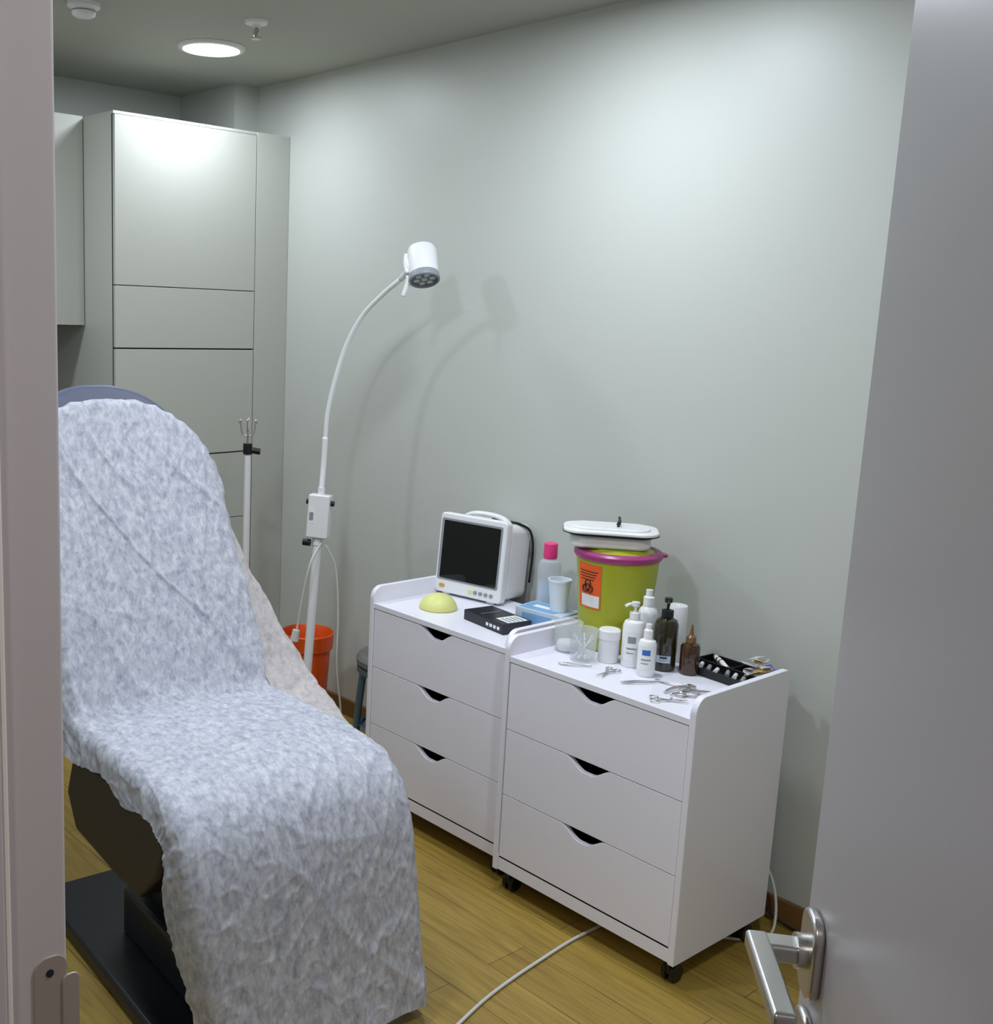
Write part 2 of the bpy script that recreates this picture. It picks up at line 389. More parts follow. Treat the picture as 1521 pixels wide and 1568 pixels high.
def cover(parent):
    W0 = .302; rc = .038; R = .262
    NU, NV = 210, 440
    verts = []; faces = []
    h_top = .045
    sm = lambda x: (lambda t: t*t*(3-2*t))(min(max(x, 0), 1))
    for j in range(NV+1):
        A = -h_top+(TOT+h_top)*j/NV
        hc = math.exp(-((A-A_CREASE)/.20)**2)
        lf = sm((A-(TOT-.62))/.3)
        low = sm((A-.35)/.4)*(1-sm((A-A_CREASE)/.3))
        back = 1/(1+math.exp((A-A_CREASE)/.04)); seat = 1-back
        for i in range(NU+1):
            u = -1+2*i/NU
            right = u > 0
            W = W0+(.012*low if right else 0)-(0 if right else .045*sm((A-(TOT-.5))/.5))
            wi = W-rc; Ri = R-rc
            h = .105+.03*noise.noise(Vector((A*7, 3.1 if right else 7.7, 0)))+.03*lf
            h += .10*hc if right else .01*hc
            L = u*(wi+h)
            sgn = 1 if L >= 0 else -1
            aL = abs(L)
            if A >= Ri:
                if aL > wi: e = aL-wi; nL, nA, gL, gA = wi, A, 1, 0
                else: e = 0; nL, nA, gL, gA = aL, A, 0, 0
            elif aL <= wi-Ri:
                if A < 0: e = -A; nL, nA, gL, gA = aL, 0, 0, -1
                else: e = 0; nL, nA, gL, gA = aL, A, 0, 0
            else:
                dx = aL-(wi-Ri); dy = A-Ri; d = math.hypot(dx, dy)
                if d > Ri:
                    e = d-Ri; gL, gA = dx/d, dy/d; nL = wi-Ri+gL*Ri; nA = Ri+gA*Ri
                else: e = 0; nL, nA, gL, gA = aL, A, 0, 0
            if e <= 0: r = 0; drop = 0
            elif e < rc*math.pi/2: r = rc*math.sin(e/rc); drop = rc*(1-math.cos(e/rc))
            else: r = rc; drop = rc+(e-rc*math.pi/2)
            p, T, N = prof(nA); N = N*SG
            flare = .10+(.30*hc if sgn > 0 else 0.0)
            lat = nL+gL*(r+max(drop-rc, 0)*flare)
            P = p+T*(gA*r)-N*drop+Vector((sgn*lat, 0, 0))
            P += N*(.012*(1-(aL/wi)**2) if aL < wi else 0)
            ang = min(e/rc, math.pi/2) if e > 0 else 0
            O = N*math.cos(ang)+(Vector((sgn*gL, 0, 0))+T*gA)*math.sin(ang)
            rid = lambda n, k: max(0, 1-abs(n)*k)**2
            wob = noise.noise(Vector((L*2.5, A*2.5, 11)))
            fan = .9*(L+.30)
            s1 = L-A*(.30+.35*fan)+wob*.09; t1 = A+L*.4
            s2 = L*1.0+A*.22+wob*.07; t2 = A
            f1 = noise.noise(Vector((s1*7.5, t1*1.3, 1.3)))
            f2 = noise.noise(Vector((s2*12, t2*2.2, 5.1)))
            f3 = noise.noise(Vector((s1*28, t1*7.0, 9.7)))
            f4 = noise.noise(Vector((L*34, A*34, 2.7)))
            f5 = noise.noise(Vector((s2*19+f1, t2*6, 14.7)))
            f6 = noise.noise(Vector((L*15+A*9, A*14-L*6, 21.0)))
            ed = sm((abs(u)-.66)/.30)
            edge_in = 1-.65*sm((e+.03)/.05)
            top = .5+.5*sm(A/.25)
            d = back*top*edge_in*(.014*rid(f1, 6)+.009*rid(f2, 7)+.005*rid(f5, 6)+.004*rid(f6, 6)+.0025*f3+.0012*f4+.009*noise.noise(Vector((s1*4.5, t1*1.4, 2))))
            d += seat*(.003*rid(f1, 7)+.0028*rid(f2, 8)+.0022*rid(f5, 7)+.0018*rid(f6, 7)+.001*f3+.0010*f4+.004*noise.noise(Vector((L*3, A*3, 8))))
            cr = math.exp(-((A-A_CREASE)/.045)**2)
            d += cr*(.009*noise.noise(Vector((L*15, A*4, 4)))+.002)
            eb = ed*(1-.5*back)
            d += eb*(.007*noise.noise(Vector((A*22+L*10, u*2, 6)))+.004*noise.noise(Vector((A*55+L*14, u*3, 1))))
            if gA != 0 and e > 0:
                a = math.atan2(gL*sgn, gA); d += .0020*math.sin(a*30+3*f1)*min(e/rc, 1)
            hem = sm((A-(TOT-.12))/.12)
            d += hem*(.012*noise.noise(Vector((L*12, A*3, 3))))
            P += O*d
            verts.append(P)
    for j in range(NV):
        for i in range(NU):
            a = j*(NU+1)+i; faces.append((a, a+1, a+NU+2, a+NU+1))
    o = obj('disposable_cover', verts, faces, M_cover, parent, smooth=True)
    return o

g = group('treatment_chair', CH, th)
CG = g
cover(g)
# loose side panel of the cover between backrest and seat (local chair coordinates)
Rm = Matrix.Rotation(-th, 3, 'Z')
wl = lambda p: Rm @ (Vector(p)-Vector(CH))
inner = catmull([wl(p) for p in ((1.725, 2.735, 1.07), (1.72, 2.655, .92), (1.715, 2.56, .77), (1.71, 2.46, .64), (1.70, 2.33, .585), (1.69, 2.16, .58))], 10)
outer = catmull([wl(p) for p in ((1.754, 2.722, 1.045), (1.790, 2.635, .895), (1.820, 2.50, .745), (1.832, 2.39, .65), (1.825, 2.27, .588), (1.775, 2.12, .575))], 10)
low_ = catmull([wl(p) for p in ((1.757, 2.76, 1.03), (1.81, 2.70, .82), (1.84, 2.58, .62), (1.85, 2.45, .50), (1.84, 2.30, .44), (1.785, 2.12, .47))], 10)
NC = 26; vv = []; ff = []
for i in range(len(inner)):
    for k in range(NC+1):
        t = k/NC
        if t < .5: p = inner[i].lerp(outer[i], t*2)
        else: p = outer[i].lerp(low_[i], (t-.5)*2)
        p = p+Vector((-.010*math.exp(-((t-.5)/.12)**2), 0, -.006*math.exp(-((t-.5)/.12)**2)))
        w = math.sin(math.pi*min(t*1.0, 1))
        p += Vector((1, .2, .3))*w*(.010*noise.noise(Vector((i*.22+t*3, t*1.2, 4)))+.004*noise.noise(Vector((i*.6+t*5, t*2, 7))))
        vv.append(p)
for i in range(len(inner)-1):
    for k in range(NC):
        a = i*(NC+1)+k; ff.append((a, a+1, a+NC+2, a+NC+1))
obj('disposable_cover_side_flap', vv, ff, M_cover2, g, smooth=True)

def backmap():
    pt, _, _ = prof(0)
    d = (prof(.60)[0]-pt).normalized(); Nn = Vector((0, d.z, -d.y))*SG
    def f(u, s, w): return pt+d*s-Nn*w+Vector((u, 0, 0))
    return f
def outline(W, top, bot, R, k=16, cx=0):
    pts = []
    for i in range(k+1):
        t = math.radians(90*i/k); pts.append((cx+W-R+R*math.sin(t), top+R-R*math.cos(t)))
    pts += [(cx+W, bot), (cx-W, bot)]
    for i in range(k+1):
        t = math.radians(90-90*i/k); pts.append((cx-(W-R)-R*math.sin(t), top+R-R*math.cos(t)))
    return pts
extr('backrest_cushion', outline(.275, .015, .80, .24), 'x', .028, .085, M_vinyl, g, bevel=.02, seg=4, map3=backmap())
extr('headrest_shell', outline(.266, -.110, .50, .25, cx=-.006), 'x', .052, .100, M_vinyl, g, bevel=.020, seg=5, map3=backmap())
extr('backrest_shell', outline(.285, .05, .80, .20), 'x', .085, .115, M_vdark, g, bevel=.012, seg=4, map3=backmap())
box('backrest_strut', (-.09, .09), (-.02, .10), (.36, .58), M_base, g, bevel=.01)
box('seat_cushion', (-.28, .28), (-.545, .06), (.50, .598), M_vinyl, g, bevel=.03, seg=4)
extr('seat_underframe', [(-.01, .545), (.04, .42), (-.02, .335), (-.30, .325), (-.40, .33), (-.50, .42), (-.54, .50), (-.50, .56)], 'x', -.30, .28, M_vdark, g, bevel=.015, seg=3,
     map3=lambda u, v, w: (w, u, v))
extr('legrest_cushion', [(-.535, .575), (-.60, .53), (-.635, .42), (-.66, .28), (-.685, .14), (-.61, .12), (-.58, .28), (-.55, .42), (-.50, .50)], 'x', -.25, .27, M_vdark, g, bevel=.015, seg=3,
     map3=lambda u, v, w: (w, u, v))
box('lift_column', (-.15, .13), (-.42, -.10), (.04, .34), M_base, g, bevel=.01)
box('lift_column_sleeve', (-.19, .17), (-.46, -.06), (.04, .17), M_base, g, bevel=.012)
box('base_plate', (-.30, .24), (-.60, .26), (0, .045), M_base, g, bevel=.012, seg=3)

# ------------------------------------------------------------------ examination lamp
B0 = Vector((2.372, 3.163, 0)); B1 = Vector((2.438, 3.172, 1.005))
g = group('examination_lamp', B0)
L = lambda p: Vector(p)-B0
ax = (B1-B0).normalized()
for k in range(5):
    a = 2*math.pi*k/5+.3; e = Vector((math.cos(a), math.sin(a), 0))
    sweep('base_leg_%d' % k, [Vector((0, 0, .075)), e*.08+Vector((0, 0, .065)), e*.16+Vector((0, 0, .052))], .013, M_plw, g, 10, 5)
    lathe('base_caster_%d' % k, [(0, -.012), (.022, -.012), (.025, -.008), (.025, .008), (.022, .012), (0, .012)], e*.16+Vector((0, 0, .025)), M_blk, g, 20, (-e.y, e.x, 0))
    cyl('caster_stem_%d' % k, e*.16+Vector((0, 0, .045)), e*.16+Vector((0, 0, .056)), .007, M_steel, g, 12)
cyl('base_hub', Vector((0, 0, .05)), Vector((0, 0, .11)), .03, M_plw, g, 24)
cyl('pole', Vector((0, 0, .06)), ax*.835, .0165, M_plw, g, 24)
cyl('pole_inner', ax*.80, ax*.90, .011, M_plw, g, 20)
q = Vector((0, 0, 1)).rotation_difference(ax)
e2 = bpy.data.objects.new('control_box', None); COL.objects.link(e2); e2.parent = g; e2.location = ax*.92
e2.rotation_euler = (q.to_matrix() @ Matrix.Rotation(math.radians(38-90), 3, 'Z')).to_euler()
box('housing', (-.040, .040), (-.028, .028), (-.085, .075), M_plw, e2, bevel=.006, seg=3)
box('rating_label', (-.034, -.012), (-.0288, -.0279), (-.03, .03), M_labw, e2)
box('rating_text', (-.031, -.016), (-.0291, -.0287), (-.02, .01), M_grey, e2)
for s in (-1, 1):
    cyl('knob_%s' % ('r' if s > 0 else 'l'), (s*.040, 0, .045), (s*.052, 0, .045), .010, M_blk, e2, 20)
cyl('housing_collar', (0, 0, .07), (0, 0, .100), .013, M_plw, e2, 20)
cyl('clamp_knob', (-.052, -.01, -.105), (-.024, -.01, -.105), .013, M_blk, e2, 20)
cyl('clamp_ring', (0, 0, -.112), (0, 0, -.088), .019, M_plw, e2, 20)
neck = [B1, (2.456, 3.186, 1.10), (2.462, 3.188, 1.20), (2.466, 3.184, 1.29), (2.480, 3.166, 1.402), (2.498, 3.129, 1.532), (2.513, 3.063, 1.638), (2.521, 2.969, 1.713), (2.523, 2.875, 1.768)]
sweep('gooseneck', [L(p) for p in neck], .0085, M_plw, g, 12, 12)
sweep('gooseneck_ribbed_end', [L(p) for p in neck[:3]], .0105, M_plw, g, 12, 12)
HC = Vector((2.556, 2.805, 1.816)); HA = Vector((-.222, -.423, -.870)).normalized()
h0 = L(HC-HA*.066)
lathe('lamp_head', [(0, 0), (.036, .001), (.045, .006), (.050, .018), (.050, .112), (0, .112)], h0, M_plw, g, 48, HA)
lathe('lamp_bezel', [(.0505, .104), (.052, .110), (.052, .126), (.046, .129), (.044, .120)], h0, M_grey, g, 48, HA)
lathe('lamp_lens', [(0, .116), (.045, .116), (.045, .121), (0, .121)], h0, mat('lens_grey', srgb(96, 102, 110), .2), g, 40, HA)
qh = Vector((0, 0, 1)).rotation_difference(HA)
M_ledoff = mat('led_cell', srgb(190, 195, 200), .15)
for k in range(7):
    off = Vector((0, 0, 0)) if k == 0 else Vector((.027*math.cos(k*math.pi/3), .027*math.sin(k*math.pi/3), 0))
    c = h0+HA*.120+qh @ off
    lathe('led_%d' % k, [(0, .0), (.010, 0), (.010, .003), (.007, .0035), (.005, .0015), (0, .0015)], c, M_ledoff, g, 20, HA)
r2 = Vector((.74, -.673, 0))
bj = L((2.523, 2.875, 1.768))
sweep('bracket', [bj, L(HC-r2*.050+HA*.02), L(HC-r2*.052-HA*.01)], .010, M_plw, g, 12, 6)
sweep('bracket_yoke', [L(HC-HA*.035-r2*.052), L(HC-r2*.057), L(HC+HA*.035-r2*.054)], .009, M_plw, g, 10, 6)
hs = L(HC+HA*.045-r2*.050)
sweep('aiming_handle', [hs, hs+Vector((-.004, .004, -.03)), hs+Vector((-.014, .012, -.068))], lambda t: .010-.003*t, M_plw, g, 10, 6)
sweep('power_cable', [L((2.43, 3.15, .82)), L((2.36, 3.12, .76)), L((2.335, 3.13, .64)), L((2.325, 3.14, .54)), L((2.318, 3.142, .49))], .0035, M_cable, g, 8, 8)
cyl('plug', L((2.318, 3.142, .505)), L((2.312, 3.145, .465)), .013, M_cable, g, 16, r2=.016)
sweep('spare_cable', [L((2.44, 3.14, .81)), L((2.475, 3.12, .72)), L((2.485, 3.11, .55)), L((2.480, 3.10, .35)), L((2.50, 3.09, .12)), L((2.46, 3.10, .02)), L((2.40, 3.12, .006))], .0035, M_cable, g, 8, 8)

# ------------------------------------------------------------------ iv pole
g = group('iv_pole', (2.345, 3.52, 0))
for k in range(4):
    a = math.pi/4+math.pi/2*k; e = Vector((math.cos(a), math.sin(a), 0))
    sweep('leg_%d' % k, [Vector((0, 0, .09)), e*.06+Vector((0, 0, .07)), e*.12+Vector((0, 0, .012))], .011, M_plw, g, 8, 4)
cyl('pole_lower', (0, 0, .06), (0, 0, 1.13), .013, M_plw, g, 20)
cyl('pole_upper', (0, 0, 1.12), (0, 0, 1.205), .005, M_steel, g, 12)
cyl('clamp', (0, 0, 1.105), (0, 0, 1.145), .018, M_blk, g, 16)
cyl('clamp_knob', (.01, -.01, 1.12), (.038, -.03, 1.115), .012, M_blk, g, 16)
for s in (-1, 1):
    d = Vector((.776, -.63, 0))*s
    sweep('hook_%d' % (s+1), [Vector((0, 0, 1.175)), d*.018+Vector((0, 0, 1.178)), d*.026+Vector((0, 0, 1.20)), d*.028+Vector((0, 0, 1.235)), d*.036+Vector((0, 0, 1.222))], .0025, M_steel, g, 8, 6)
    d = Vector((.63, .776, 0))*s
    sweep('hook_b%d' % (s+1), [Vector((0, 0, 1.195)), d*.02+Vector((0, 0, 1.20)), d*.03+Vector((0, 0, 1.24))], .0025, M_steel, g, 8, 6)
cyl('side_rod', (0, 0, 1.118), (-.19, .02, 1.112), .0028, M_blk, g, 10)

# ------------------------------------------------------------------ orange pail, stool
g = group('orange_waste_bin', (2.552, 3.385, 0))
lathe('bucket', [(0, 0.0), (.070, 0), (.075, .006), (.094, .335), (.103, .340), (.106, .40), (.102, .405), (.099, .40), (.093, .33), (.070, .012), (0, .012)], (0, 0, 0), M_orange, g, 48)
g = group('round_stool', (2.605, 2.905, 0))
lathe('seat', [(0, .385), (.135, .385), (.148, .395), (.150, .415), (.140, .428), (0, .430)], (0, 0, 0), M_stool, g, 40)
lathe('seat_band', [(.140, .365), (.146, .365), (.146, .387), (.140, .387)], (0, 0, 0), M_teal, g, 40)
for k in range(4):
    a = math.radians(142+90*k); e = Vector((math.cos(a), math.sin(a), 0))
    sweep('leg_%d' % k, [e*.12+Vector((0, 0, .38)), e*.137+Vector((0, 0, .2)), e*.150+Vector((0, 0, .006))], .014, M_teal, g, 12, 6)
lathe('foot_ring', [(.128, .15), (.134, .156), (.128, .162), (.122, .156), (.128, .15)], (0, 0, 0), M_teal, g, 32)

# ------------------------------------------------------------------ patient monitor
g = group('patient_monitor', (2.580, 2.547, ZT), math.radians(-79.6))
t5 = bpy.data.objects.new('monitor_body', None); COL.objects.link(t5); t5.parent = g; t5.rotation_euler = (math.radians(-5), 0, 0); t5.location = (0, 0, .012)
extr('front_frame', rrect(-.133, .135, -.004, .268, .014), 'y', 0, .035, M_plw, t5, bevel=.006, seg=3)
extr('rear_housing', rrect(-.122, .132, .002, .256, .030), 'y', .030, .165, M_plw, t5, bevel=.018, seg=4)
extr('screen_surround', rrect(-.124, .120, .040, .250, .006), 'y', -.0012, .001, M_grey, t5, bevel=.0004)
extr('screen', rrect(-.114, .113, .046, .243, .004), 'y', -.0022, .0, M_blkg, t5, bevel=.0003)
for k in range(5):
    extr('button_%d' % k, rrect(.008+k*.021, .022+k*.021, .012, .024, .005), 'y', -.003, .001, M_grey if k else M_dome, t5, bevel=.0008)
extr('alarm_button', rrect(-.112, -.090, .014, .026, .005), 'y', -.003, .001, mat('amber_btn', srgb(210, 150, 60), .4), t5, bevel=.0008)
sweep('carry_handle', [(-.085, .06, .245), (-.060, .062, .266), (-.02, .062, .276), (.045, .062, .276), (.085, .062, .266), (.112, .06, .245)], .014, M_plw, t5, 12, 6, flat=.6)
sweep('sensor_cable', [(.02, .085, .262), (.07, .075, .262), (.115, .10, .258), (.140, .135, .235), (.146, .155, .17), (.142, .16, .06)], .0045, M_blk, t5, 8, 8)
sweep('mains_cable', [(-.118, .07, .20), (-.15, .075, .19), (-.165, .08, .165), (-.150, .082, .145), (-.118, .085, .14)], .0022, M_cable, t5, 8, 6)
for s in (-1, 1):
    box('foot_%d' % (s+1), (s*.09-.015, s*.09+.015), (.01, .11), (0, .018), M_plw, g, bevel=.003)

# ------------------------------------------------------------------ items on the left drawer unit
g = group('silicone_bowl', (2.425, 2.516, ZT))
lathe('dome', [(0, .050)]+[(.062*math.sin(math.radians(a)), .050*math.cos(math.radians(a))) for a in range(8, 91, 8)]+[(.062, .004), (.060, 0), (0, 0)], (0, 0, 0), M_dome, g, 48)

g = group('product_box', (2.445, 2.272, ZT), math.radians(-8))
box('carton', (-.055, .055), (-.098, .098), (0, .032), M_bdark, g, bevel=.0015)
box('print_panel', (-.030, .046), (-.090, -.030), (.0321, .0326), M_labw, g)
for k in range(4):
    box('print_line_%d' % k, (-.0552, -.0549), (-.08+k*.018, -.068+k*.018), (.010, .020), M_labw, g)
    box('print_bar_%d' % k, (-.02+k*.016, -.012+k*.016), (-.085, -.040), (.0326, .0329), M_grey, g)
box('print_swirl', (-.04, .04), (.03, .033), (.0321, .0325), M_grey, g)

g = group('glove_box', (2.562, 2.172, ZT), math.radians(6))
box('carton', (-.052, .052), (-.085, .085), (0, .058), M_bluew, g, bevel=.0015)
box('blue_top', (-.045, .045), (-.05, .078), (.0581, .0585), M_blue, g)
box('opening', (-.012, .012), (-.03, .05), (.0586, .0589), M_labw, g)
box('blue_side', (-.0525, -.0521), (-.05, .06), (.012, .046), M_blue, g)
g = group('plastic_cup', (2.565, 2.135, ZT+.0592))
lathe('cup', [(0, 0), (.024, 0), (.034, .092), (.036, .094), (.036, .100), (.032, .100), (.023, .004), (0, .004)], (0, 0, 0), M_cup, g, 36)

def bottle(name, loc, r, h, neck_r, body, cap, capz=.8, pump=None, label=None, labmat=None, inkmat=None, ang=216, turn=-60):
    g = group(name, loc)
    s = h*capz
    lathe('body', [(0, 0), (r*.92, 0), (r, .004), (r, s*.84), (r*.85, s*.92), (neck_r, s*.97), (neck_r, s), (0, s)], (0, 0, 0), body, g, 36)
    if pump == 'pump':
        lathe('collar', [(neck_r*1.25, s-.004), (neck_r*1.25, s+.014), (neck_r*.5, s+.016), (.004, s+.018), (.004, h-.008), (0, h-.008)], (0, 0, 0), cap, g, 24)
        a = math.radians(ang+turn); d = Vector((math.cos(a), math.sin(a), 0))
        lathe('pump_head', [(0, h-.012), (.010, h-.012), (.011, h), (0, h)], (0, 0, 0), cap, g, 20)
        sweep('spout', [Vector((0, 0, h-.006)), d*.018+Vector((0, 0, h-.006)), d*.03+Vector((0, 0, h-.012))], .0042, cap, g, 10, 5)
    elif pump == 'spray':
        lathe('collar', [(neck_r*1.1, s-.004), (neck_r*1.1, s+.02), (neck_r*.7, s+.024), (neck_r*.7, h), (0, h)], (0, 0, 0), cap, g, 24)
    elif pump == 'nozzle':
        lathe('collar', [(neck_r*1.1, s-.003), (neck_r*1.1, s+.012), (neck_r*.5, s+.018), (.002, h), (0, h)], (0, 0, 0), cap, g, 24)
    else:
        lathe('cap', [(neck_r*1.35, s-.006), (neck_r*1.4, s), (neck_r*1.35, h-.002), (neck_r*1.2, h), (0, h)], (0, 0, 0), cap, g, 28)
    if label:
        z0, z1, da = label
        patch('label', r+.0006, r+.0006, z0, z1, ang-da, ang+da, labmat or M_labw, g)
        if inkmat:
            patch('label_mark', r+.001, r+.001, z0+(z1-z0)*.62, z0+(z1-z0)*.85, ang-da*.5, ang+da*.5, inkmat, g)
            patch('label_text_a', r+.001, r+.001, z0+(z1-z0)*.40, z0+(z1-z0)*.46, ang-da*.6, ang+da*.6, M_grey, g)
            patch('label_text_b', r+.001, r+.001, z0+(z1-z0)*.25, z0+(z1-z0)*.29, ang-da*.6, ang+da*.3, M_grey, g)
    return g
def patch(name, r0, r1, z0, z1, a0, a1, m, parent, n=14, c=(0, 0)):
    v = []; f = []
    for i in range(n+1):
        a = math.radians(a0+(a1-a0)*i/n)
        v.append((c[0]+r0*math.cos(a), c[1]+r0*math.sin(a), z0)); v.append((c[0]+r1*math.cos(a), c[1]+r1*math.sin(a), z1))
    for i in range(n): f.append((2*i, 2*i+2, 2*i+3, 2*i+1))
    return obj(name, v, f, m, parent, smooth=True)

bottle('antiseptic_bottle', (2.662, 2.262, ZT), .037, .238, .016, M_clear2, M_pink, .82, label=(.05, .12, 50), labmat=M_bluew)

# ------------------------------------------------------------------ items on the right drawer unit
g = group('sharps_container', (2.580, 1.940, ZT))
rb, rt, hb = .096, .118, .268
lathe('bucket', [(0, 0), (rb-.006, 0), (rb, .006), (rt, hb), (rt-.003, hb), (rb-.004, .01), (0, .01)], (0, 0, 0), M_lime, g, 56)
lathe('lid_rim', [(rt-.003, hb-.002), (rt+.004, hb-.002), (rt+.008, hb+.004), (rt+.008, hb+.014), (rt+.002, hb+.020), (rt-.012, hb+.022), (rt-.016, hb+.018), (rt-.016, hb+.006)], (0, 0, 0), M_mag, g, 56)
lathe('lid', [(0, hb+.012), (rt-.014, hb+.012), (rt-.014, hb+.018), (.085, hb+.024), (.080, hb+.028), (0, hb+.028)], (0, 0, 0), M_lime, g, 48)
a = math.radians(-42)
extr('lid_tab', [(math.cos(a)*x-math.sin(a)*y, math.sin(a)*x+math.cos(a)*y) for x, y in rrect(.112, .140, -.016, .016, .008)], 'z', hb+.002, hb+.012, M_mag, g, bevel=.002)
rr = lambda z: rb+(rt-rb)*z/hb+.0012
patch('biohazard_label', rr(.125), rr(.255), .125, .255, 152, 196, M_lab, g)
patch('label_white_field', rr(.130)+.0004, rr(.165)+.0004, .130, .165, 160, 194, M_labw, g)
for k in range(4):
    patch('label_line_%d' % k, rr(.232-.008*k)+.0005, rr(.234-.008*k)+.0005, .232-.008*k, .2345-.008*k, 157+k, 191-2*k, M_ink, g)
am = math.radians(174)
er = Vector((math.cos(am), math.sin(am), 0)); et = Vector((-math.sin(am), math.cos(am), 0)); ez = Vector((0, 0, 1))
for k in range(3):
    t = math.radians(90+120*k); cc = er*(rr(.19)+.0015)+ez*.188+(et*math.cos(t)+ez*math.sin(t))*.010
    ring = [cc+(et*math.cos(x)+ez*math.sin(x))*.010 for x in [t+math.radians(a) for a in range(-150, 151, 20)]]
    sweep('biohazard_arc_%d' % k, [p-er*.0004 for p in ring], .0018, M_ink, g, 6, 2)
sweep('biohazard_ring', [er*(rr(.19)+.0012)+ez*.188+(et*math.cos(x)+ez*math.sin(x))*.009 for x in [math.radians(a) for a in range(0, 361, 24)]], .0012, M_ink, g, 6, 2)

g = group('enamel_instrument_box', (2.560, 1.958, ZT+.2965), math.radians(-50))
extr('tray', rrect(-.114, .114, -.064, .064, .045, 10), 'z', 0, .038, M_plw2, g, bevel=.010, seg=3)
extr('tray_rim', rrect(-.124, .124, -.074, .074, .050, 10), 'z', .036, .041, M_blk, g, bevel=.002)
extr('lid', rrect(-.134, .134, -.082, .082, .052, 10), 'z', .041, .053, M_plw2, g, bevel=.004, seg=3)
extr('lid_crown', rrect(-.110, .110, -.058, .058, .045, 10), 'z', .052, .059, M_plw2, g, bevel=.003, seg=3)
extr('lid_edge', rrect(-.1355, .1355, -.0835, .0835, .053, 10), 'z', .0415, .0440, M_blk, g)
sweep('lid_handle', [(.018, -.016, .057), (.024, -.018, .072), (.022, 0, .084), (.024, .018, .072), (.018, .016, .057)], .0035, M_blk, g, 8, 6)

g = group('measuring_beaker', (2.425, 1.976, ZT))
lathe('beaker', [(0, 0), (.036, 0), (.040, .082), (.042, .085), (.0405, .085), (.0385, .082), (.0345, .003), (0, .003)], (0, 0, 0), M_clear, g, 40)
lathe('gauze_roll', [(0, .004), (.028, .004), (.031, .010), (.031, .022), (.027, .028), (0, .028)], (0, 0, 0), M_plw2, g, 32)
g = group('swab_jar', (2.390, 1.892, ZT))
lathe('jar', [(0, 0), (.034, 0), (.040, .088), (.0415, .090), (.040, .090), (.038, .086), (.032, .003), (0, .003)], (0, 0, 0), M_clear, g, 40)
for k in range(9):
    a = k*2.4; b = a+2.2+.5*(k % 3)
    p0 = Vector((.022*math.cos(a), .022*math.sin(a), .008)); p1 = Vector((.030*math.cos(b), .030*math.sin(b), .070))
    cyl('swab_%d' % k, p0, p1, .0014, M_plw2, g, 8)
    cyl('swab_tip_%d' % k, p0, p0.lerp(p1, .16), .0034, M_plw2, g, 8)
g = group('cream_jar', (2.445, 1.846, ZT))
lathe('pot', [(0, 0), (.027, 0), (.0285, .003), (.0285, .070), (0, .070)], (0, 0, 0), M_plw, g, 36)
lathe('screw_lid', [(.0300, .066), (.0300, .090), (.027, .093), (0, .093)], (0, 0, 0), M_plw2, g, 36)

bottle('pump_dispenser', (2.470, 1.785, ZT), .030, .180, .012, M_plw2, M_plw2, .76, 'pump', (.02, .10, 42), M_labw, M_grey, 210)
bottle('lotion_bottle', (2.432, 1.710, ZT), .0245, .142, .011, M_plw2, M_plw2, .74, 'spray', (.02, .085, 50), M_labw, M_inkb, 212)
bottle('spray_bottle', (2.535, 1.790, ZT), .027, .205, .014, M_plw, M_plw2, .80, 'spray')
bottle('amber_pump_bottle', (2.520, 1.716, ZT), .032, .200, .013, M_amber, M_blk, .76, 'pump', (.025, .045, 35), M_bluew, M_ink, 212, turn=5)
bottle('dropper_bottle', (2.545, 1.652, ZT), .026, .137, .012, M_amb2, M_drop, .66, 'nozzle')
g = group('paper_roll', (2.618, 1.752, ZT))
lathe('roll', [(.006, 0), (.027, 0), (.0285, .003), (.0285, .155), (.027, .158), (.008, .158), (.006, .155)], (0, 0, 0), M_plw2, g, 32)

g = group('instrument_tray', (2.622, 1.572, ZT), math.radians(-4))
box('tray_floor', (-.072, .072), (-.115, .115), (0, .004), M_blk, g, bevel=.001)
for nm, xx, yy in (('wall_a', (-.072, -.068), (-.115, .115)), ('wall_b', (.068, .072), (-.115, .115)), ('wall_c', (-.068, .068), (-.115, -.111)), ('wall_d', (-.068, .068), (.111, .115)), ('divider', (-.002, .002), (-.111, .111)), ('divider_b', (.002, .068), (.0, .003))):
    box('tray_'+nm, xx, yy, (.003, .022), M_blk, g, bevel=.001)
for k in range(6):
    cyl('vial_%d' % k, (-.050+.007*(k % 3), -.070+.028*k, .011+.004*(k % 2)), (-.022+.004*(k % 3), -.058+.028*k, .015), .006, M_plw2 if k % 2 else M_grey, g, 12)
for k in range(6):
    cyl('nozzle_%d' % k, (.012+.008*k, .02+.012*k, .013), (.03+.006*k, .052+.009*k, .020), .007, M_plw2 if k % 2 == 0 else M_steel, g, 12)
M_sach = mat('sachet', srgb(228, 224, 230), .4, var=.45, vscale=60)
M_sachy = mat('sachet_yellow', srgb(225, 190, 90), .4)
M_sachb = mat('sachet_violet', srgb(80, 80, 160), .4)
for k in range(14):
    a = k*.7; cx = .026+.020*math.cos(k*2.1); cy = -.070+.028*math.sin(k*1.7); cz = .014+k*.0035
    d = Vector((math.cos(a), math.sin(a), .35*math.sin(k*3))).normalized(); e = Vector((-math.sin(a), math.cos(a), .3*math.cos(k)))
    c = Vector((cx, cy, cz))
    obj('sachet_%d' % k, [c-d*.024-e*.011, c+d*.024-e*.011, c+d*.024+e*.011, c-d*.024+e*.011, c+Vector((0, 0, .004))], [(0, 1, 4), (1, 2, 4), (2, 3, 4), (3, 0, 4)], (M_sach, M_sachy, M_sachb)[k % 3] if k % 3 == 1 and k % 2 else (M_sachb if k == 6 else M_sach), g)

